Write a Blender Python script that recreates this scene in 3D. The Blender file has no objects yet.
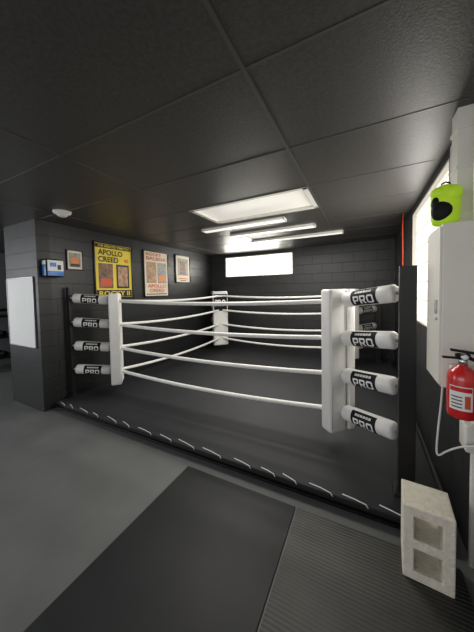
import bpy, bmesh, math, random
from mathutils import Matrix, Vector
random.seed(4)
S=bpy.context.scene
COL=S.collection
V=Vector

# ------------------------------------------------------------ materials
def nodes(name):
    m=bpy.data.materials.new(name); m.use_nodes=True
    nt=m.node_tree; return m,nt,nt.nodes['Principled BSDF']
def mat(name,c,rough=.5,metal=0,noise=0,nscale=20,bump=0,bscale=60,spec=.5,emit=0,coat=0,c2=None):
    m,nt,p=nodes(name)
    p.inputs['Base Color'].default_value=(*c,1)
    p.inputs['Roughness'].default_value=rough
    p.inputs['Metallic'].default_value=metal
    p.inputs['Specular IOR Level'].default_value=spec
    p.inputs['Coat Weight'].default_value=coat
    tc=nt.nodes.new('ShaderNodeTexCoord')
    if noise:
        n=nt.nodes.new('ShaderNodeTexNoise'); n.inputs['Scale'].default_value=nscale; n.inputs['Detail'].default_value=6
        r=nt.nodes.new('ShaderNodeValToRGB')
        r.color_ramp.elements[0].position=.3; r.color_ramp.elements[1].position=.7
        r.color_ramp.elements[0].color=(*[x*(1-noise) for x in c],1)
        r.color_ramp.elements[1].color=(*[min(1,x*(1+noise)) for x in c],1)
        nt.links.new(tc.outputs['Object'],n.inputs['Vector'])
        nt.links.new(n.outputs['Fac'],r.inputs['Fac']); nt.links.new(r.outputs['Color'],p.inputs['Base Color'])
    if bump:
        n=nt.nodes.new('ShaderNodeTexNoise'); n.inputs['Scale'].default_value=bscale; n.inputs['Detail'].default_value=5
        b=nt.nodes.new('ShaderNodeBump'); b.inputs['Strength'].default_value=bump; b.inputs['Distance'].default_value=.01
        nt.links.new(tc.outputs['Object'],n.inputs['Vector'])
        nt.links.new(n.outputs['Fac'],b.inputs['Height']); nt.links.new(b.outputs['Normal'],p.inputs['Normal'])
    if emit:
        p.inputs['Emission Color'].default_value=(*c,1); p.inputs['Emission Strength'].default_value=emit
    return m
def block_mat(name,c,axis,rough=.38,emit=0,bw=.4,rh=.2,mort=.006,bump=.5,mc=None,var=1.15):
    """painted concrete block pattern; axis = wall normal axis"""
    m,nt,p=nodes(name)
    tc=nt.nodes.new('ShaderNodeTexCoord'); sp=nt.nodes.new('ShaderNodeSeparateXYZ'); cb=nt.nodes.new('ShaderNodeCombineXYZ')
    nt.links.new(tc.outputs['Object'],sp.inputs[0])
    nt.links.new(sp.outputs['Y' if axis=='x' else 'X'],cb.inputs[0]); nt.links.new(sp.outputs['Z'],cb.inputs[1])
    br=nt.nodes.new('ShaderNodeTexBrick'); br.inputs['Scale'].default_value=1
    br.inputs['Mortar Size'].default_value=mort; br.inputs['Mortar Smooth'].default_value=.3
    br.inputs['Brick Width'].default_value=bw; br.inputs['Row Height'].default_value=rh
    if emit: br.offset=0
    mc=mc or tuple(x*.48 for x in c)
    br.inputs['Color1'].default_value=(*c,1); br.inputs['Color2'].default_value=(*[min(1,x*var) for x in c],1); br.inputs['Mortar'].default_value=(*mc,1)
    nt.links.new(cb.outputs[0],br.inputs['Vector'])
    nt.links.new(br.outputs['Color'],p.inputs['Base Color'])
    p.inputs['Roughness'].default_value=rough
    if emit:
        nt.links.new(br.outputs['Color'],p.inputs['Emission Color']); p.inputs['Emission Strength'].default_value=emit
    n=nt.nodes.new('ShaderNodeTexNoise'); n.inputs['Scale'].default_value=45; n.inputs['Detail'].default_value=5
    nt.links.new(tc.outputs['Object'],n.inputs['Vector'])
    mu=nt.nodes.new('ShaderNodeMath'); mu.operation='MULTIPLY'; mu.inputs[1].default_value=.3
    nt.links.new(n.outputs['Fac'],mu.inputs[0])
    sb=nt.nodes.new('ShaderNodeMath'); sb.operation='SUBTRACT'
    nt.links.new(mu.outputs[0],sb.inputs[0]); nt.links.new(br.outputs['Fac'],sb.inputs[1])
    b=nt.nodes.new('ShaderNodeBump'); b.inputs['Strength'].default_value=bump; b.inputs['Distance'].default_value=.008
    nt.links.new(sb.outputs[0],b.inputs['Height']); nt.links.new(b.outputs['Normal'],p.inputs['Normal'])
    return m
def rib_mat(name,c):
    m,nt,p=nodes(name)
    tc=nt.nodes.new('ShaderNodeTexCoord')
    w=nt.nodes.new('ShaderNodeTexWave'); w.bands_direction='Y'; w.inputs['Scale'].default_value=16; w.inputs['Distortion'].default_value=0
    nt.links.new(tc.outputs['Object'],w.inputs['Vector'])
    n=nt.nodes.new('ShaderNodeTexNoise'); n.inputs['Scale'].default_value=5; n.inputs['Detail'].default_value=6
    nt.links.new(tc.outputs['Object'],n.inputs['Vector'])
    r=nt.nodes.new('ShaderNodeValToRGB'); r.color_ramp.elements[0].color=(*[x*.55 for x in c],1); r.color_ramp.elements[1].color=(*[x*1.35 for x in c],1)
    mx=nt.nodes.new('ShaderNodeMath'); mx.operation='MULTIPLY_ADD'; mx.inputs[1].default_value=.45
    nt.links.new(w.outputs['Fac'],mx.inputs[0]); nt.links.new(n.outputs['Fac'],mx.inputs[2])
    mm=nt.nodes.new('ShaderNodeMath'); mm.operation='SUBTRACT'; mm.inputs[1].default_value=.2
    nt.links.new(mx.outputs[0],mm.inputs[0]); nt.links.new(mm.outputs[0],r.inputs['Fac'])
    nt.links.new(r.outputs['Color'],p.inputs['Base Color'])
    b=nt.nodes.new('ShaderNodeBump'); b.inputs['Strength'].default_value=.6; b.inputs['Distance'].default_value=.004
    nt.links.new(w.outputs['Fac'],b.inputs['Height']); nt.links.new(b.outputs['Normal'],p.inputs['Normal'])
    p.inputs['Roughness'].default_value=.6
    return m

M_floor=mat('rubber_floor_grey',(.135,.139,.138),.55,noise=.12,nscale=3,bump=.08,bscale=300)
M_dark=mat('rubber_mat_black',(.017,.018,.020),.6,noise=.2,nscale=4,bump=.1,bscale=250,spec=.35)
M_rib=rib_mat('ribbed_mat',(.052,.053,.048))
M_ceil=mat('ceiling_tile_black',(.052,.049,.045),.42,noise=.25,nscale=60,bump=.15,bscale=110)
M_bar=mat('ceiling_bar',(.075,.072,.066),.4)
M_wx=block_mat('black_block_x',(.017,.018,.019),'x',rough=.42)
M_wxw=block_mat('white_block_x',(.68,.66,.61),'x',rough=.5,mc=(.5,.48,.44),var=1.03)
M_wy=block_mat('black_block_y',(.026,.027,.028),'y',rough=.42)
M_part=block_mat('black_block_part',(.013,.0135,.014),'y',rough=.5)
M_win=block_mat('glass_block_glow',(1,.97,.9),'y',emit=1.9,bw=.172,rh=.165,mort=.010,mc=(.30,.29,.26),var=.9)
M_winx=block_mat('glass_block_glow_side',(1,.96,.86),'x',emit=1.15,bw=.19,rh=.19,mort=.011,mc=(.50,.46,.38),var=.93)
M_white=mat('white_vinyl',(.80,.79,.76),.42,noise=.05,nscale=5,bump=.25,bscale=9)
M_rope=mat('white_rope_cover',(.80,.79,.76),.45,noise=.06,nscale=30,bump=.1,bscale=40)
M_black=mat('black_vinyl',(.008,.008,.009),.6,spec=.2)
M_canvas=mat('black_canvas',(.022,.023,.026),.68,noise=.12,nscale=2.5,bump=.08,bscale=200,spec=.4)
M_apron=mat('black_apron',(.010,.010,.011),.6,bump=.2,bscale=40)
M_steel=mat('black_steel',(.012,.012,.012),.4,spec=.4)
M_chrome=mat('steel',(.6,.6,.6),.3,1)
M_lab=mat('label_white',(.85,.85,.83),.5)
M_cord=mat('white_cord',(.75,.75,.72),.6)
M_lampw=mat('lamp_white',(.75,.73,.68),.4)
M_lens1=mat('lamp_lens_dim',(.74,.72,.66),.35,emit=.52)
M_tube=mat('lamp_tube',(.92,.90,.84),.4,emit=.85)
M_conc=mat('concrete_block',(.78,.73,.62),.95,noise=.10,nscale=35,bump=.6,bscale=85)
M_red=mat('red_paint',(.62,.02,.02),.25,coat=.5)
M_boxw=mat('cream_white_paint',(.76,.74,.68),.4,noise=.03,nscale=4)
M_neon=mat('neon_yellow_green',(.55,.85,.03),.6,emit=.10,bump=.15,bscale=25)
M_orange=mat('orange_cord',(.80,.07,.02),.5)
M_blue=mat('blue_plastic',(.03,.20,.62),.35)
M_frame=mat('black_frame',(.01,.01,.01),.3)
M_yel=mat('poster_yellow',(.86,.66,.05),.5)
M_cream=mat('poster_cream',(.76,.69,.54),.5)
M_pred=mat('poster_red',(.65,.10,.04),.5)
M_porg=mat('poster_orange',(.75,.25,.05),.5)
M_ink=mat('poster_ink',(.015,.014,.013),.5)
M_skin=mat('poster_brown',(.22,.12,.07),.5,noise=.6,nscale=14)
M_skin2=mat('poster_tan',(.45,.27,.16),.5,noise=.5,nscale=14)
M_pgrey=mat('poster_grey',(.30,.29,.27),.5,noise=.5,nscale=25)
M_wb=mat('whiteboard',(.85,.87,.85),.6,noise=.03,nscale=3,spec=.3)
M_alu=mat('aluminium',(.45,.45,.45),.45,.6)
M_farw=mat('far_wall_grey',(.22,.23,.24),.7)

# ------------------------------------------------------------ builder
class B:
    def __init__(s): s.bm=bmesh.new(); s.mats=[]
    def mi(s,m):
        if m not in s.mats: s.mats.append(m)
        return s.mats.index(m)
    def merge(s,t,m,smooth=False,M=None):
        i=s.mi(m)
        bmesh.ops.recalc_face_normals(t,faces=t.faces)
        for f in t.faces: f.material_index=i; f.smooth=smooth
        if M is not None: bmesh.ops.transform(t,matrix=M,verts=t.verts)
        me=bpy.data.meshes.new('t'); t.to_mesh(me); t.free(); s.bm.from_mesh(me); bpy.data.meshes.remove(me); return s
    def box(s,c,d,m,bev=0,M=None,seg=2,smooth=None):
        t=bmesh.new(); bmesh.ops.create_cube(t,size=1)
        for v in t.verts: v.co=V((v.co.x*d[0],v.co.y*d[1],v.co.z*d[2]))
        if bev: bmesh.ops.bevel(t,geom=t.edges[:],offset=bev,segments=seg,profile=.6,affect='EDGES')
        T=Matrix.Translation(V(c))
        return s.merge(t,m,bool(bev) if smooth is None else smooth,(M@T) if M is not None else T)
    def lathe(s,prof,m,seg=24,M=None):
        t=bmesh.new(); rings=[]
        for r,z in prof:
            if r<=1e-6: rings.append([t.verts.new((0,0,z))])
            else: rings.append([t.verts.new((r*math.cos(2*math.pi*k/seg),r*math.sin(2*math.pi*k/seg),z)) for k in range(seg)])
        for a,b in zip(rings,rings[1:]):
            for k in range(seg):
                k2=(k+1)%seg
                q=[a[k%len(a)],a[k2%len(a)],b[k2%len(b)],b[k%len(b)]]
                u=[]
                for x in q:
                    if x not in u: u.append(x)
                if len(u)>2: t.faces.new(u)
        return s.merge(t,m,True,M)
    def cyl(s,p0,p1,r,m,seg=16,r1=None):
        p0=V(p0);p1=V(p1);d=p1-p0;L=d.length
        M=Matrix.Translation(p0)@d.to_track_quat('Z','Y').to_matrix().to_4x4()
        r1=r if r1 is None else r1
        return s.lathe([(0,0),(r,0),(r1,L),(0,L)],m,seg,M)
    def tube(s,pts,r,m,seg=10):
        pts=[V(p) for p in pts]; t=bmesh.new(); rings=[]
        for i,p in enumerate(pts):
            d=(pts[min(i+1,len(pts)-1)]-pts[max(i-1,0)]).normalized()
            ref=V((0,0,1)) if abs(d.z)<.9 else V((1,0,0))
            a=d.cross(ref).normalized(); b=d.cross(a).normalized()
            rings.append([t.verts.new(p+a*r*math.cos(2*math.pi*k/seg)+b*r*math.sin(2*math.pi*k/seg)) for k in range(seg)])
        for a,b in zip(rings,rings[1:]):
            for k in range(seg): t.faces.new([a[k],a[(k+1)%seg],b[(k+1)%seg],b[k]])
        t.faces.new(rings[0]); t.faces.new(rings[-1])
        return s.merge(t,m,True)
    def ell(s,c,d,m,M=None,seg=20):
        t=bmesh.new(); bmesh.ops.create_uvsphere(t,u_segments=seg,v_segments=12,radius=1)
        T=Matrix.Translation(V(c))@Matrix.Diagonal((*d,1))
        return s.merge(t,m,True,(M@T) if M is not None else T)
    def poly(s,pts,m,M=None):
        t=bmesh.new(); t.faces.new([t.verts.new(p) for p in pts]); i=s.mi(m)
        return s.merge(t,m,False,M)
    def rect(s,u0,v0,u1,v1,n,m,M):
        return s.poly([(u0,v0,n),(u1,v0,n),(u1,v1,n),(u0,v1,n)],m,M)
    def text(s,body,w,h,m,fn=None,M=None,off=.02,c=(0,0,0)):
        cu=bpy.data.curves.new('x','FONT'); cu.body=body; cu.offset=off; cu.resolution_u=3
        o=bpy.data.objects.new('x',cu); COL.objects.link(o)
        bpy.context.view_layer.update()
        dg=bpy.context.evaluated_depsgraph_get()
        me=bpy.data.meshes.new_from_object(o.evaluated_get(dg))
        bpy.data.objects.remove(o); bpy.data.curves.remove(cu)
        t=bmesh.new(); t.from_mesh(me); bpy.data.meshes.remove(me)
        xs=[v.co.x for v in t.verts]; ys=[v.co.y for v in t.verts]
        x0,x1,y0,y1=min(xs),max(xs),min(ys),max(ys)
        for v in t.verts:
            x=((v.co.x-x0)/(x1-x0)-.5)*w+c[0]; y=((v.co.y-y0)/(y1-y0)-.5)*h+c[1]
            v.co=V(fn(x,y)) if fn else V((x,y,c[2]))
        i=s.mi(m)
        for f in t.faces: f.material_index=i
        if M is not None: bmesh.ops.transform(t,matrix=M,verts=t.verts)
        me=bpy.data.meshes.new('t'); t.to_mesh(me); t.free(); s.bm.from_mesh(me); bpy.data.meshes.remove(me); return s
    def mesh(s,name,origin=(0,0,0)):
        me=bpy.data.meshes.new(name); bmesh.ops.translate(s.bm,verts=s.bm.verts,vec=-V(origin)); s.bm.to_mesh(me); s.bm.free()
        for m in s.mats: me.materials.append(m)
        return me
    def done(s,name,parent=None,origin=(0,0,0),label=None,cat=None,kind=None,group=None):
        o=bpy.data.objects.new(name,s.mesh(name,origin)); COL.objects.link(o)
        return setup(o,V(origin),parent,label,cat,kind,group)
def setup(o,loc,parent=None,label=None,cat=None,kind=None,group=None):
    if parent is not None:
        o.parent=parent; o.location=V(loc)-wl(parent)
    else: o.location=V(loc)
    if label:o['label']=label
    if cat:o['category']=cat
    if kind:o['kind']=kind
    if group:o['group']=group
    return o
def wl(o):
    v=V(o.location)
    while o.parent is not None: o=o.parent; v+=o.location
    return v
def empty(name,loc,label,cat,group=None):
    o=bpy.data.objects.new(name,None); COL.objects.link(o); o.empty_display_size=.1
    return setup(o,loc,None,label,cat,None,group)

# ------------------------------------------------------------ room
H=2.38; XL=-3.55; XR=.50; YB=5.5; YP=1.6; XP=-4.36
B().box((-3.25,1.4,-.05),(7.7,8.4,.1),M_floor).done('floor',kind='structure')
TX0,TX1=-1.77,-.47
TY=(2.315,2.945)
b=B()
def slab(x0,x1,y0,y1): b.box(((x0+x1)/2,(y0+y1)/2,H+.06),(x1-x0,y1-y0,.12),M_ceil)
slab(-7.1,TX0,-2.8,5.6); slab(TX1,.6,-2.8,5.6)
slab(TX0,TX1,-2.8,TY[0]); slab(TX0,TX1,TY[1],5.6)
b.done('ceiling',kind='structure')
def wall(name,axis,plane,th,a0,a1,m,hole=None,extra=None):
    b=B()
    def seg(u0,u1,z0,z1,m=m):
        if u1-u0<1e-4 or z1-z0<1e-4:return
        cu=(u0+u1)/2;cz=(z0+z1)/2
        if axis=='y': b.box((cu,plane+th/2,cz),(u1-u0,abs(th),z1-z0),m)
        else: b.box((plane+th/2,cu,cz),(abs(th),u1-u0,z1-z0),m)
    if extra:
        e0,e1,ez,em=extra
        seg(e0,e1,0,ez); seg(e0,e1,ez,H,em); a0=e1
    if hole:
        h0,h1,z0,z1=hole
        seg(a0,h0,0,H);seg(h1,a1,0,H);seg(h0,h1,0,z0);seg(h0,h1,z1,H)
    else: seg(a0,a1,0,H)
    return b.done(name,kind='structure')
WB=(-3.14,-1.42,1.81,2.30); WR=(2.16,3.60,1.10,2.32)
wall('wall_back','y',YB,.15,-7.1,XR+.15,M_wy,WB)
wall('wall_right','x',XR,.15,-2.8,YB,M_wx,WR,(-2.8,2.15,1.0,M_wxw))
wall('wall_left','x',XL,-.15,YP+.15,YB,M_wx)
wall('wall_partition','y',YP,.15,XP,XL,M_part)
wall('wall_far','x',-7.0,-.1,-2.8,YB,M_farw)
def window(name,axis,plane,hole,m):
    u0,u1,z0,z1=hole; b=B(); cu=(u0+u1)/2; cz=(z0+z1)/2
    def bx(cu,cz,du,dz,dep,off,mm,bev=0):
        if axis=='y': b.box((cu,plane+off,cz),(du,dep,dz),mm,bev)
        else: b.box((plane+off,cu,cz),(dep,du,dz),mm,bev)
    bx(cu,cz,u1-u0,z1-z0,.02,.05,m)
    for z in(z0+.008,z1-.008): bx(cu,z,u1-u0,.016,.05,.025,M_boxw)
    for u in(u0+.008,u1-.008): bx(u,cz,.016,z1-z0,.05,.025,M_boxw)
    return b.done(name,kind='structure')
window('window_1','y',YB,WB,M_win)
window('window_2','x',XR,WR,M_winx)
# ceiling grid
b=B()
for x in(-5.81,-4.47,-3.13,-1.79,-.45):
    b.box((x,1.4,H-.002),(.018 if x>-.5 else .012,8.2,.004),M_bar)
y=-2.34
while y<5.4:
    b.box((-3.3,y,H-.0015),(7.5,.010,.003),M_bar); y+=.663
b.done('trim_1',kind='structure')

# ------------------------------------------------------------ floor mats
B().box((-.86,.05,.005),(.90,3.1,.01),M_dark,.003).done('floor_mat',label='smooth black rubber floor mat lying beside ribbed mat',cat='floor mat')
B().box((.02,.05,.006),(.84,3.1,.012),M_rib,.003).done('floor_mat',label='ribbed dark grey rubber mat lying by the block wall',cat='floor mat')

# ------------------------------------------------------------ boxing ring
ZC=.10
ring=empty('boxing_ring',(-1.55,3.4,0),'low boxing ring with black canvas, white ropes and white corner pads','boxing ring')
AX0,AX1,AY0,AY1=-3.48,.44,1.70,5.44
B().box(((AX0+AX1)/2,(AY0+AY1)/2,(ZC-.012)/2),(AX1-AX0-.04,AY1-AY0-.04,ZC-.012),M_apron,.01).done('platform',ring,((AX0+AX1)/2,(AY0+AY1)/2,0))
B().box(((AX0+AX1)/2,(AY0+AY1)/2,ZC-.008),(AX1-AX0,AY1-AY0,.016),M_canvas,.007).done('canvas',ring,((AX0+AX1)/2,(AY0+AY1)/2,ZC))
posts={'fl':(-3.48,1.91),'fr':(.245,1.93),'bl':(-3.41,5.28),'br':(.22,5.28)}
pads ={'fl':(-3.02,2.25),'fr':(-.21,2.30),'bl':(-2.93,4.85),'br':(-.24,4.85)}
RZ=[1.36,1.04,.725,.41]
def postmesh(w,h):
    b=B(); b.box((0,0,h/2),(w,w*.62,h),M_steel,.004,smooth=False); b.box((0,0,.008),(w+.05,w+.05,.016),M_steel,.003,smooth=False)
    return b.mesh('post')
post_big=postmesh(.094,1.50); post_small=postmesh(.055,1.45)
# cover mesh (axis along +x, label on -y side)
b=B(); L=.44; r=.062
prof=[(0,-L/2),(.035,-L/2),(.052,-L/2+.006),(r,-L/2+.022),(r*1.01,-.12),(r,0),(r*1.01,.12),(r,L/2-.022),(.052,L/2-.006),(.035,L/2),(0,L/2)]
b.lathe(prof,M_white,28,Matrix.Rotation(math.pi/2,4,'Y'))
def wrap(rr):
    return lambda x,y:(x,-rr*math.cos(y/r),rr*math.sin(y/r))
def wpoly(pts,rr,m):
    """quad given as (x,y) label coordinates: bottom-left, bottom-right, top-right, top-left; wrapped on the roll"""
    f=wrap(rr); t=bmesh.new(); N=8; (a,b_,c_,d_)=pts; vs=[]
    for k in range(N+1):
        s=k/N
        l=(a[0]+(d_[0]-a[0])*s,a[1]+(d_[1]-a[1])*s); q=(b_[0]+(c_[0]-b_[0])*s,b_[1]+(c_[1]-b_[1])*s)
        vs.append([t.verts.new(f(*l)),t.verts.new(f(*q))])
    for p,q in zip(vs,vs[1:]): t.faces.new([p[0],p[1],q[1],q[0]])
    b.merge(t,m,True)
def patch(x0,x1,y0,y1,rr,m): wpoly([(x0,y0),(x1,y0),(x1,y1),(x0,y1)],rr,m)
patch(-.108,.108,-.068,.070,r*1.015+.001,M_black)
# bold block letters P R O
R2=r*1.015+.0025; Z=.98; k=.0125
def P_(x0,x1,ya,yb): patch(x0*Z,x1*Z,ya*Z,yb*Z,R2,M_lab)
def Q_(pts): wpoly([(u*Z,v*Z) for u,v in pts],R2,M_lab)
y0,y1,ym=-.050,.012,-.024
def Lp(x):
    P_(x,x+k,y0,y1); P_(x+k,x+.042,y1-.012,y1); P_(x+k,x+.042,ym-.004,ym+.006)
    Q_([(x+.036,ym-.004),(x+.042,ym-.004),(x+.050,ym+.006),(x+.036,ym+.006)])
    P_(x+.038,x+.050,ym+.006,y1-.006); Q_([(x+.038,y1-.006),(x+.050,y1-.006),(x+.043,y1),(x+.038,y1)])
Lp(-.086); Lp(-.027)
Q_([(-.027+.036,y0),(-.027+.052,y0),(-.027+.034,ym),(-.027+.020,ym)])
x=.034
P_(x,x+k,y0+.010,y1-.010); P_(x+.042,x+.042+k,y0+.010,y1-.010)
P_(x+.010,x+.044,y1-.012,y1); P_(x+.010,x+.044,y0,y0+.012)
for (xa,xb) in((x,x+.010),(x+.044,x+.0545)):
    lft=xa<x+.02
    Q_([(xa,y1-.010),(xb,y1-.010),(xb if lft else xa,y1),(xb-.001 if lft else xa,y1)])
    Q_([(xb-.001 if lft else xa,y0),(xb if lft else xa+.001,y0),(xb,y0+.010),(xa,y0+.010)])
for i,ch in enumerate('BOXING'):
    x0=-.070+i*.024
    patch(x0,x0+.019,.031,.048,R2,M_lab)
    b.text(ch,.009 if ch!='I' else .0025,.010,M_black,fn=wrap(R2+.0012),off=.0,c=(x0+.0095,.0395,0))
b.cyl((-L/2-.05,0,0),(-L/2,0,0),.012,M_chrome); b.cyl((L/2,0,0),(L/2+.04,0,0),.012,M_chrome)
coverm=b.mesh('turnbuckle_cover')
# pad mesh: local x=width, +y = face to the ring inside
PL=1.22; PT=1.46
b=B()
b.box((-.045,0,-PL/2),(.165,.13,PL),M_white,.028,seg=4)
b.box((.098,0,-PL/2),(.075,.13,PL),M_white,.024,seg=4)
b.box((.045,0,-PL/2),(.06,.07,PL-.03),M_black,.01)
for x in(-.112,.022): b.tube([(x,-.066,-.05),(x,-.066,-PL+.05)],.0035,M_white,6)
padm=b.mesh('corner_pad')
b=B()
b.box((0,0,-PL/2),(.34,.12,PL),M_white,.03,seg=4)
b.box((0,.059,-.25),(.30,.008,.38),M_black,.003)
for x in(-.16,.16): b.tube([(x,.061,-.05),(x,.061,-PL+.05)],.004,M_white,6)
MT=Matrix(((-1,0,0,0),(0,0,1,.0645),(0,1,0,-.17),(0,0,0,1)))
b.rect(-.12,.045,.12,.085,0,M_lab,MT)
b.text('PRO',.24,.15,M_lab,M=MT,off=.03,c=(0,-.09,0))
padb=b.mesh('corner_pad')
def place(name,me,loc,rot=None,parent=ring,label=None):
    o=bpy.data.objects.new(name,me); COL.objects.link(o); setup(o,V(loc),parent,label)
    if rot is not None:o.rotation_euler=rot
    return o
for k_ in('fl','fr','bl','br'):
    px,py=posts[k_]; qx,qy=pads[k_]
    place('post',post_small if k_=='fl' else post_big,(px,py,ZC))
    cen=V((-1.6,3.57)); d=V((1 if qx<cen.x else -1, 1 if qy<cen.y else -1)).normalized()
    ang=math.atan2(-d.x,d.y)
    place('corner_pad',padm if k_[0]=='f' else padb,(qx,qy,PT),(0,0,ang),label=None if k_[0]=='f' else 'white corner pad with black logo patch')
    for z in RZ:
        A=V((px,py,z+(.075 if k_=='fr' else .055))); C=V((qx,qy,z))
        dirv=(C-A) if k_ in('fl','bl') else (A-C)
        dirv.normalize()
        inw=(C-A).normalized()
        mid=A+inw*((.035 if k_=='fl' else .050)+L/2+.02)
        yv=V((0,0,1)).cross(dirv).normalized(); zv=dirv.cross(yv)
        R=Matrix((dirv,yv,zv)).transposed()
        place('turnbuckle_cover',coverm,mid,R.to_euler())
def rope(a,c,z,sag):
    pts=[]
    for i in range(25):
        t=i/24; p=V((*a,z)).lerp(V((*c,z)),t); p.z-=sag*4*t*(1-t); pts.append(p)
    o=(V((*a,z))+V((*c,z)))/2
    b=B(); b.tube(pts,.0205,M_rope,12); b.done('rope',ring,o)
for (k1,k2,sg) in(('fl','fr',.035),('fl','bl',.045),('bl','br',.05),('fr','br',.045)):
    for i,z in enumerate(RZ): rope(pads[k1],pads[k2],z,sg*(1+.15*i))
def smooth(ps,n=6):
    ps=[V(p) for p in ps]; out=[]
    for i in range(len(ps)-1):
        p0=ps[max(i-1,0)];p1=ps[i];p2=ps[i+1];p3=ps[min(i+2,len(ps)-1)]
        for k in range(n):
            t=k/n; out.append(.5*((2*p1)+(p2-p0)*t+(2*p0-5*p1+4*p2-p3)*t*t+(3*p1-p0-3*p2+p3)*t**3))
    return out+[ps[-1]]
# one continuous lacing cord: straight flat stitches over the canvas edge, returning inside the apron
pts=[]; x=AX0+.06
U=random.uniform
while x<AX1-.26:
    w=.15+U(-.05,.06); ya=AY0+.032+U(-.008,.012)
    pts+=[(x-.004,ya+.006,ZC-.012),(x,ya,ZC+.0022),(x+w*.5,(ya+AY0)/2+.003+U(-.003,.003),ZC+.0030),(x+w-.008,AY0+.005,ZC+.0015),(x+w,AY0-.001,ZC-.006),(x+w+.004,AY0+.001,ZC-.014),(x+w+.008,AY0+.02,ZC-.018)]
    x+=w+.05+U(0,.07)
b=B(); b.tube(pts,.0032,M_cord,8); b.done('lacing_cord',ring,(-1.5,AY0,ZC))
b=B(); b.tube([(AX0+.01,AY0-.004,.04),(AX1-.01,AY0-.004,.04)],.012,M_black,8); b.done('edge_cable',ring,(-1.5,AY0,.04))

# ------------------------------------------------------------ ceiling lamps
def lamp(x,y,z,sx,sy,en):
    ld=bpy.data.lights.new('ceiling_light','AREA'); ld.shape='RECTANGLE'; ld.size=sx; ld.size_y=sy; ld.energy=en; ld.color=(1,.97,.9)
    lo=bpy.data.objects.new('ceiling_light',ld); COL.objects.link(lo); lo.location=(x,y,z)
def troffer(ty,label,lens,fm,depth,en):
    y0,y1=ty; cx,cy=(TX0+TX1)/2,(y0+y1)/2; e=empty('ceiling_lamp',(cx,cy,H),label,'ceiling light')
    b=B(); w,d=TX1-TX0,y1-y0
    for sx in(-1,1): b.box((cx+sx*(w/2-.006),cy,H+depth/2),(.012,d,depth+.006),fm); b.box((cx+sx*(w/2-.014),cy,H-.003),(.042,d+.02,.005),fm)
    for sy in(-1,1): b.box((cx,cy+sy*(d/2-.006),H+depth/2),(w,.012,depth+.006),fm); b.box((cx,cy+sy*(d/2-.014),H-.003),(w+.02,.042,.005),fm)
    b.done('lamp_frame',e,(cx,cy,H))
    B().box((cx,cy,H+depth),(w-.005,d-.005,.008),lens).done('diffuser',e,(cx,cy,H+depth))
    lamp(cx,cy,H-.012,1.2,.55,en)
troffer(TY,'greyish white recessed ceiling light panel above the ring',M_lens1,M_lampw,.035,28)
def strip(x0,x1,y,en,w=.15):
    c=((x0+x1)/2,y,H); e=empty('strip_light',c,'flat greyish white strip light fixed to dark ceiling','ceiling light','strip lights above the ring')
    b=B()
    for sy in(-1,1): b.box((c[0],y+sy*(w/2-.008),H-.018),(x1-x0,.016,.036),M_lampw,.003,smooth=False)
    for xx in(x0+.008,x1-.008): b.box((xx,y,H-.018),(.016,w,.036),M_lampw,.003,smooth=False)
    b.done('lamp_housing',e,c)
    b=B(); b.box((c[0],y,H-.016),(x1-x0-.02,w-.02,.028),M_tube,.003,smooth=False); b.done('diffuser',e,c)
    lamp(c[0],y,H-.045,x1-x0-.1,.08,en)
strip(-2.15,-.90,3.14,7); strip(-1.95,-.62,3.66,10); strip(-1.85,-.30,4.30,13)
b=B(); b.lathe([(0,-.06),(.03,-.058),(.05,-.045),(.055,-.03),(.085,-.02),(.09,0),(0,0)],M_lampw,28,Matrix.Translation((-3.0,1.62,H)))
b.done('smoke_detector',origin=(-3.0,1.62,H),label='round white smoke detector on dark ceiling',cat='smoke detector')

# ------------------------------------------------------------ wall art on left wall
def wallM(y,z): # local u->+Y v->Z n->+X
    return Matrix(((0,0,1,XL),(1,0,0,y),(0,1,0,z),(0,0,0,1)))
def frame(e,y0,y1,z0,z1,w=.02,m=M_frame):
    M=wallM((y0+y1)/2,(z0+z1)/2); W=y1-y0; Hh=z1-z0; b=B()
    for sx in(-1,1): b.box((sx*(W/2-w/2),0,.0125),(w,Hh,.025),m,.003,M)
    for sy in(-1,1): b.box((0,sy*(Hh/2-w/2),.0125),(W,w,.025),m,.003,M)
    b.done('frame',e,e.location)
    return M,W,Hh
T=lambda b,M,s,u,v,w,h,m,n=.0165:b.text(s,w,h,m,M=M,off=.02,c=(u,v,n))
# poster 1 yellow
e=empty('framed_poster',(XL,2.65,1.38),'yellow boxing match poster in thin black frame on block wall','poster')
M,W,Hh=frame(e,2.31,2.99,1.38,2.24)
b=B(); b.box((0,0,.006),(W-.03,Hh-.03,.010),M_yel,0,M)
b.rect(-.31,.345,.31,.405,.0135,M_ink,M); T(b,M,'THE GREATEST REMATCH',0,.375,.54,.034,M_yel)
T(b,M,'APOLLO',-.06,.280,.42,.085,M_ink);T(b,M,'CREED',-.10,.175,.34,.085,M_ink);T(b,M,'vs',.22,.175,.08,.055,M_pred)
b.rect(-.27,-.27,-.03,.11,.0135,M_skin,M); b.rect(.03,-.27,.27,.11,.0135,M_ink,M); b.rect(.06,-.24,.24,.08,.014,M_skin2,M); b.rect(-.24,-.24,-.06,-.12,.014,M_pred,M)
b.rect(-.31,-.405,.31,-.295,.0135,M_ink,M); T(b,M,'ROCKY II',0,-.35,.54,.075,M_yel)
b.done('print',e,e.location)
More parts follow.
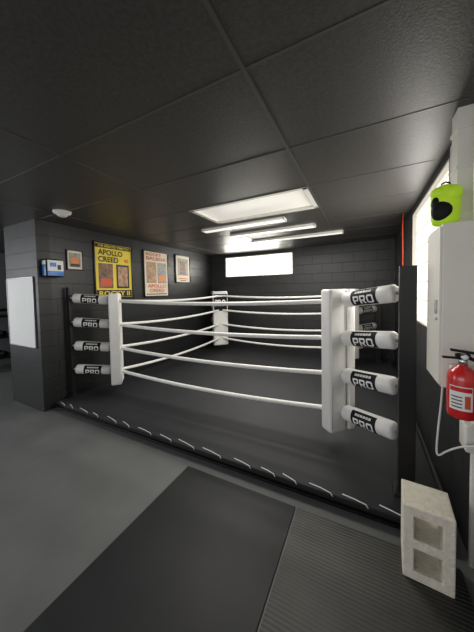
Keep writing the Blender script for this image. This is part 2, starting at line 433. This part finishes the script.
# poster 2
e=empty('framed_poster',(XL,3.55,1.38),'pale cream boxing match poster with red lettering in black frame','poster')
M,W,Hh=frame(e,3.23,3.87,1.38,2.24)
b=B(); b.box((0,0,.006),(W-.03,Hh-.03,.010),M_cream,0,M)
T(b,M,'ROCKY',-.06,.365,.38,.055,M_pred); T(b,M,'BALBOA',0,.285,.50,.065,M_pred)
b.rect(-.25,-.17,-.01,.22,.0135,M_skin2,M); b.rect(.02,-.17,.25,.22,.0135,M_pgrey,M); b.rect(.05,-.14,.22,-.02,.014,M_porg,M)
T(b,M,'APOLLO',0,-.225,.46,.065,M_pred);T(b,M,'CREED',0,-.31,.38,.065,M_pred)
b.rect(-.26,-.385,.26,-.37,.0135,M_ink,M)
b.done('print',e,e.location)
# poster 3
e=empty('framed_picture',(XL,4.33,1.66),'framed cream print with grey photo on block wall','picture')
M,W,Hh=frame(e,4.08,4.58,1.66,2.26)
b=B(); b.box((0,0,.006),(W-.03,Hh-.03,.010),M_cream,0,M)
b.rect(-.17,-.14,.17,.22,.0125,M_pgrey,M); b.rect(-.10,-.12,.08,.16,.013,M_skin,M); b.rect(-.15,-.22,.15,-.19,.0135,M_porg,M); b.rect(-.10,-.255,.10,-.24,.0135,M_ink,M)
b.done('print',e,e.location)
# small frame
e=empty('framed_picture',(XL,2.04,1.80),'small framed photo with cream mat on block wall','picture')
M,W,Hh=frame(e,1.935,2.155,1.79,2.06,.012)
b=B(); b.box((0,0,.006),(W-.02,Hh-.02,.010),M_cream,0,M)
b.rect(-.075,-.095,.075,.095,.0125,M_pgrey,M); b.rect(-.05,-.08,.05,.04,.013,M_porg,M); b.rect(-.06,-.09,.06,-.05,.0138,M_ink,M)
b.done('print',e,e.location)
# dispenser
e=empty('wall_dispenser',(XL,1.75,1.68),'white and blue wipes dispenser mounted on black block wall','dispenser')
b=B(); b.box((XL+.055,1.75,1.79),(.11,.20,.22),M_black,.012); b.done('housing',e,e.location)
b=B(); b.box((XL+.113,1.75,1.79),(.006,.18,.19),M_lab,.002); b.box((XL+.117,1.75,1.725),(.004,.18,.055),M_blue,.001); b.box((XL+.117,1.72,1.83),(.004,.07,.05),M_blue,.001); b.box((XL+.117,1.79,1.80),(.004,.04,.06),M_ink,.001)
b.box((XL+.055,1.648,1.76),(.08,.004,.13),M_blue,.001); b.box((XL+.055,1.648,1.855),(.08,.004,.05),M_lab,.001); b.done('front_panel',e,e.location)
# whiteboard on partition
e=empty('whiteboard',(-3.98,YP,.78),'thin framed whiteboard hung on black block partition','whiteboard')
b=B(); x0,x1,z0,z1=-4.32,-3.64,.80,1.68
for x in(x0,x1): b.box((x,YP-.009,(z0+z1)/2),(.014,.018,z1-z0+.014),M_alu,.003)
for z in(z0,z1): b.box(((x0+x1)/2,YP-.009,z),(x1-x0+.014,.018,.014),M_alu,.003)
b.done('frame',e,e.location)
b=B(); b.box(((x0+x1)/2,YP-.007,(z0+z1)/2),(x1-x0-.012,.010,z1-z0-.012),M_wb); b.done('board',e,e.location)

# dark weight rack with dumbbells in the next room
rx,ry=-6.45,2.35
e=empty('weight_rack',(rx,ry,0),'black steel weight rack with three shelves against grey wall','weight rack')
b=B()
for sx in(-1,1):
    for sy in(-1,1): b.box((rx+sx*.22,ry+sy*.50,.60),(.05,.05,1.20),M_steel,.005)
    b.box((rx+sx*.22,ry,1.17),(.04,1.0,.04),M_steel,.004)
for sy in(-1,1): b.box((rx,ry+sy*.50,1.17),(.44,.04,.04),M_steel,.004)
b.done('frame',e,(rx,ry,0))
SH=(.25,.65,1.05)
for z in SH: B().box((rx,ry,z),(.50,1.04,.03),M_steel,.005).done('shelf',e,(rx,ry,z))
b=B(); b.cyl((-.13,0,0),(.13,0,0),.014,M_chrome)
for sx in(-1,1): b.cyl((sx*.06,0,0),(sx*.14,0,0),.055,M_black,6)
dbm=b.mesh('dumbbell')
for z in SH[:2]:
    for j in range(4):
        o=bpy.data.objects.new('dumbbell',dbm); COL.objects.link(o)
        setup(o,(rx,ry-.36+j*.24,z+.0635),None,'black hexagonal dumbbell with steel handle resting on weight rack','dumbbell',None,'dumbbells on the weight rack')

# ------------------------------------------------------------ right wall items
# electrical box
e=empty('electrical_box',(.417,1.69,.96),'large cream white metal electrical box on block wall','electrical box')
b=B(); b.box((.418,1.69,1.365),(.162,.28,.81),M_boxw,.006,smooth=False); b.done('body',e,e.location)
b=B(); b.box((.333,1.69,1.365),(.010,.265,.785),M_boxw,.003,smooth=False); d=b.done('door',e,(.333,1.69,1.365))
b=B(); b.box((.325,1.60,1.36),(.012,.02,.07),M_alu,.003); b.cyl((.330,1.60,1.30),(.322,1.60,1.30),.009,M_alu); b.done('latch',d,(.325,1.6,1.36))
# vertical trunking above box
b=B(); b.box((.462,1.75,(1.772+H)/2),(.074,.10,H-1.772),M_boxw,.003,smooth=False)
for z in(1.86,2.08,2.28): b.box((.459,1.75,z),(.080,.11,.02),M_boxw,.002,smooth=False)
b.done('cable_trunking',origin=(.47,1.75,1.77),label='white square cable trunking rising from electrical box',cat='trunking')
b=B(); b.tube([(.482,1.63,1.772),(.482,1.63,2.10),(.482,1.63,H-.002)],.012,M_boxw,12)
b.done('conduit_pipe',origin=(.482,1.63,1.772),label='thin white conduit pipe beside square cable trunking',cat='conduit')
# lower conduit
b=B(); b.tube([(.482,1.60,.955),(.482,1.60,.80),(.482,1.60,.55),(.482,1.60,.05)],.014,M_boxw,12)
b.box((.468,1.60,.72),(.062,.10,.13),M_boxw,.006)
b.done('wall_conduit',origin=(.48,1.60,.05),label='white conduit and junction box below electrical box',cat='conduit')
# neon bag standing on the box
c=V((.360,1.615,1.771)); Mg=Matrix.Translation(c)@Matrix.Rotation(math.radians(-10),4,'Z')
e=empty('equipment_bag',c,'bulky folded neon yellow-green soft bag with black front on electrical box','bag')
b=B(); b.lathe([(0,0),(.038,.001),(.050,.010),(.055,.035),(.056,.075),(.058,.115),(.055,.15),(.045,.178),(.030,.194),(.014,.201),(0,.203)],M_neon,32,Mg@Matrix.Diagonal((1.05,.76,1,1)))
b.ell((.030,-.014,.150),(.036,.036,.040),M_neon,Mg); b.ell((-.028,-.010,.160),(.034,.034,.032),M_neon,Mg); b.done('bag_body',e,c)
b=B(); b.ell((-.012,-.022,.070),(.046,.030,.058),M_black,Mg); b.ell((-.036,-.018,.110),(.022,.026,.036),M_black,Mg); b.done('front_flap',e,c)
b=B(); b.tube([Mg@V(p) for p in((-.018,0,.190),(-.015,0,.208),(0,0,.215),(.015,0,.208),(.018,0,.190))],.0045,M_black,8); b.done('handle',e,c)
# orange cord
B().tube([(.42,3.72,2.38),(.416,3.72,2.2),(.421,3.72,1.9),(.42,3.715,1.5)],.0055,M_orange,8).done('hanging_cord',origin=(.42,3.72,2.38),label='thin orange-red cord hanging from dark ceiling',cat='cord')
# fire extinguisher
ex=V((.39,1.44,.875)); Me=Matrix.Translation(ex)
e=empty('fire_extinguisher',ex,'red fire extinguisher with white label hung on electrical box','fire extinguisher')
b=B(); b.lathe([(0,0),(.045,0),(.052,.006),(.055,.02),(.055,.175),(.050,.20),(.035,.22),(.020,.227),(.018,.237),(0,.237)],M_red,36,Me); b.done('cylinder',e,ex)
b=B()
def epatch(a0,a1,z0,z1,rr,m):
    t=bmesh.new(); N=14; vs=[]
    for k in range(N+1):
        a=a0+(a1-a0)*k/N; vs.append([t.verts.new((rr*math.cos(a),rr*math.sin(a),z)) for z in(z0,z1)])
    for p,q in zip(vs,vs[1:]): t.faces.new([p[0],q[0],q[1],p[1]])
    b.merge(t,m,True,Me)
a=math.radians(-110)
epatch(a-.75,a+.75,.045,.15,.0562,M_lab)
epatch(a-.70,a+.70,.127,.146,.0568,M_red)
for i in range(4): epatch(a-.6,a+.1,.056+i*.015,.061+i*.015,.0568,M_ink)
epatch(a+.25,a+.6,.056,.112,.0568,M_pred)
b.done('label_sticker',e,ex)
O=V((0,0,-.025)); Mo=Me@Matrix.Translation(O)
b=B(); b.cyl(ex+V((0,0,.233)),ex+V((0,0,.270)),.017,M_chrome); b.box((0,0,.30),(.05,.026,.022),M_black,.004,Mo); b.done('valve',e,ex)
b=B(); b.box((-.035,-.01,.320),(.10,.022,.010),M_black,.003,Mo@Matrix.Rotation(.12,4,'Y')); b.box((-.035,-.01,.292),(.08,.022,.008),M_black,.003,Mo); b.done('handle',e,ex)
b=B(); b.tube([ex+O+V(p) for p in((.02,-.01,.295),(.045,-.03,.285),(.064,-.035,.24),(.066,-.03,.16),(.064,-.025,.10))],.008,M_black,10); b.cyl(ex+O+V((.064,-.025,.10)),ex+O+V((.064,-.025,.06)),.011,M_black,r1=.016); b.done('hose',e,ex)
b=B(); b.cyl(ex+O+V((0,-.012,.30)),ex+O+V((0,-.030,.30)),.014,M_chrome); b.cyl(ex+O+V((0,-.030,.30)),ex+O+V((0,-.031,.30)),.011,M_lab); b.done('gauge',e,ex)
b=B(); b.box((0,.080,.14),(.05,.055,.14),M_boxw,.004,Me); b.done('bracket',e,ex)
# loose white cord
b=B(); b.tube(smooth([(.350,1.575,.957),(.345,1.575,.86),(.337,1.575,.76),(.330,1.57,.67),(.329,1.565,.615),(.338,1.56,.607),(.365,1.55,.64),(.41,1.53,.685),(.46,1.50,.72)]),.0045,M_cord,8)
b.done('loose_cord',origin=(.35,1.575,.95),label='loose white cord hanging below electrical box',cat='cord')
# cinder block : frame with two cavities, holes run front to back
bx,by=.280,1.53; w,d,h=.205,.20,.370; t=.047; z0=.012
xs=[0,t,w-t,w]; zs=[0,t,h/2-t/2,h/2+t/2,h-t,h]
tb=bmesh.new()
solid=lambda i,j: 0<=i<3 and 0<=j<5 and not(i==1 and j in(1,3))
def vq(p): return tb.verts.new((p[0]-w/2,p[1]-d/2,p[2]))
for i in range(3):
    for j in range(5):
        if not solid(i,j): continue
        x0_,x1_,a0,a1=xs[i],xs[i+1],zs[j],zs[j+1]
        for yy in(0,d): tb.faces.new([vq(q) for q in((x0_,yy,a0),(x1_,yy,a0),(x1_,yy,a1),(x0_,yy,a1))])
        if not solid(i-1,j): tb.faces.new([vq(q) for q in((x0_,0,a0),(x0_,d,a0),(x0_,d,a1),(x0_,0,a1))])
        if not solid(i+1,j): tb.faces.new([vq(q) for q in((x1_,0,a0),(x1_,d,a0),(x1_,d,a1),(x1_,0,a1))])
        if not solid(i,j-1): tb.faces.new([vq(q) for q in((x0_,0,a0),(x1_,0,a0),(x1_,d,a0),(x0_,d,a0))])
        if not solid(i,j+1): tb.faces.new([vq(q) for q in((x0_,0,a1),(x1_,0,a1),(x1_,d,a1),(x0_,d,a1))])
bmesh.ops.remove_doubles(tb,verts=tb.verts,dist=1e-5)
bmesh.ops.recalc_face_normals(tb,faces=tb.faces)
sharp=[e_ for e_ in tb.edges if len(e_.link_faces)==2 and e_.calc_face_angle(0)>1]
bmesh.ops.bevel(tb,geom=sharp,offset=.006,segments=2,profile=.5,affect='EDGES')
b=B(); b.merge(tb,M_conc,False,Matrix.Translation((bx,by,z0))@Matrix.Rotation(math.radians(-4),4,'Z'))
b.done('concrete_block',origin=(bx,by,z0),label='pale cream hollow concrete block standing on end by ring edge',cat='concrete block')

# ------------------------------------------------------------ lights
def area(name,loc,target,sx,sy,e,c):
    ld=bpy.data.lights.new(name,'AREA'); ld.shape='RECTANGLE'; ld.size=sx; ld.size_y=sy; ld.energy=e; ld.color=c
    o=bpy.data.objects.new(name,ld); COL.objects.link(o); o.location=loc
    o.rotation_euler=(V(target)-V(loc)).to_track_quat('-Z','Y').to_euler()
area('daylight_back',(-2.28,YB-.02,2.05),(-2.0,3,2.05),1.6,.45,28,(1,.96,.88))
area('daylight_right',(XR-.02,2.93,1.75),(-1,2.93,1.80),1.1,.9,24,(1,.97,.92))
area('daylight_door',(-6.5,-.5,1.6),(-2,1.5,.3),1.6,1.8,58,(.96,.98,1))
area('fill_rear',(-1.8,-2.7,1.6),(-1.5,2,1.0),4.0,1.6,48,(.99,.99,1))  # added fill light, unseen behind the camera; no shopfront stands there
w=bpy.data.worlds.new('World'); S.world=w; w.use_nodes=True
w.node_tree.nodes['Background'].inputs[0].default_value=(.97,.98,1,1); w.node_tree.nodes['Background'].inputs[1].default_value=.35

# ------------------------------------------------------------ camera
cam=bpy.data.cameras.new('Camera'); co=bpy.data.objects.new('Camera',cam); COL.objects.link(co); S.camera=co
cam.sensor_fit='HORIZONTAL'; cam.sensor_width=36; cam.lens=249/474*36; cam.clip_start=.02
P=2.3
cam.shift_y=-(25-249*math.tan(math.radians(P)))/474
co.matrix_world=Matrix.Translation((0,0,1.46))@Matrix.Rotation(math.radians(27.2),4,'Z')@Matrix.Rotation(math.radians(90-P),4,'X')@Matrix.Rotation(math.radians(-1.1),4,'Z')
S.view_settings.view_transform='Standard'
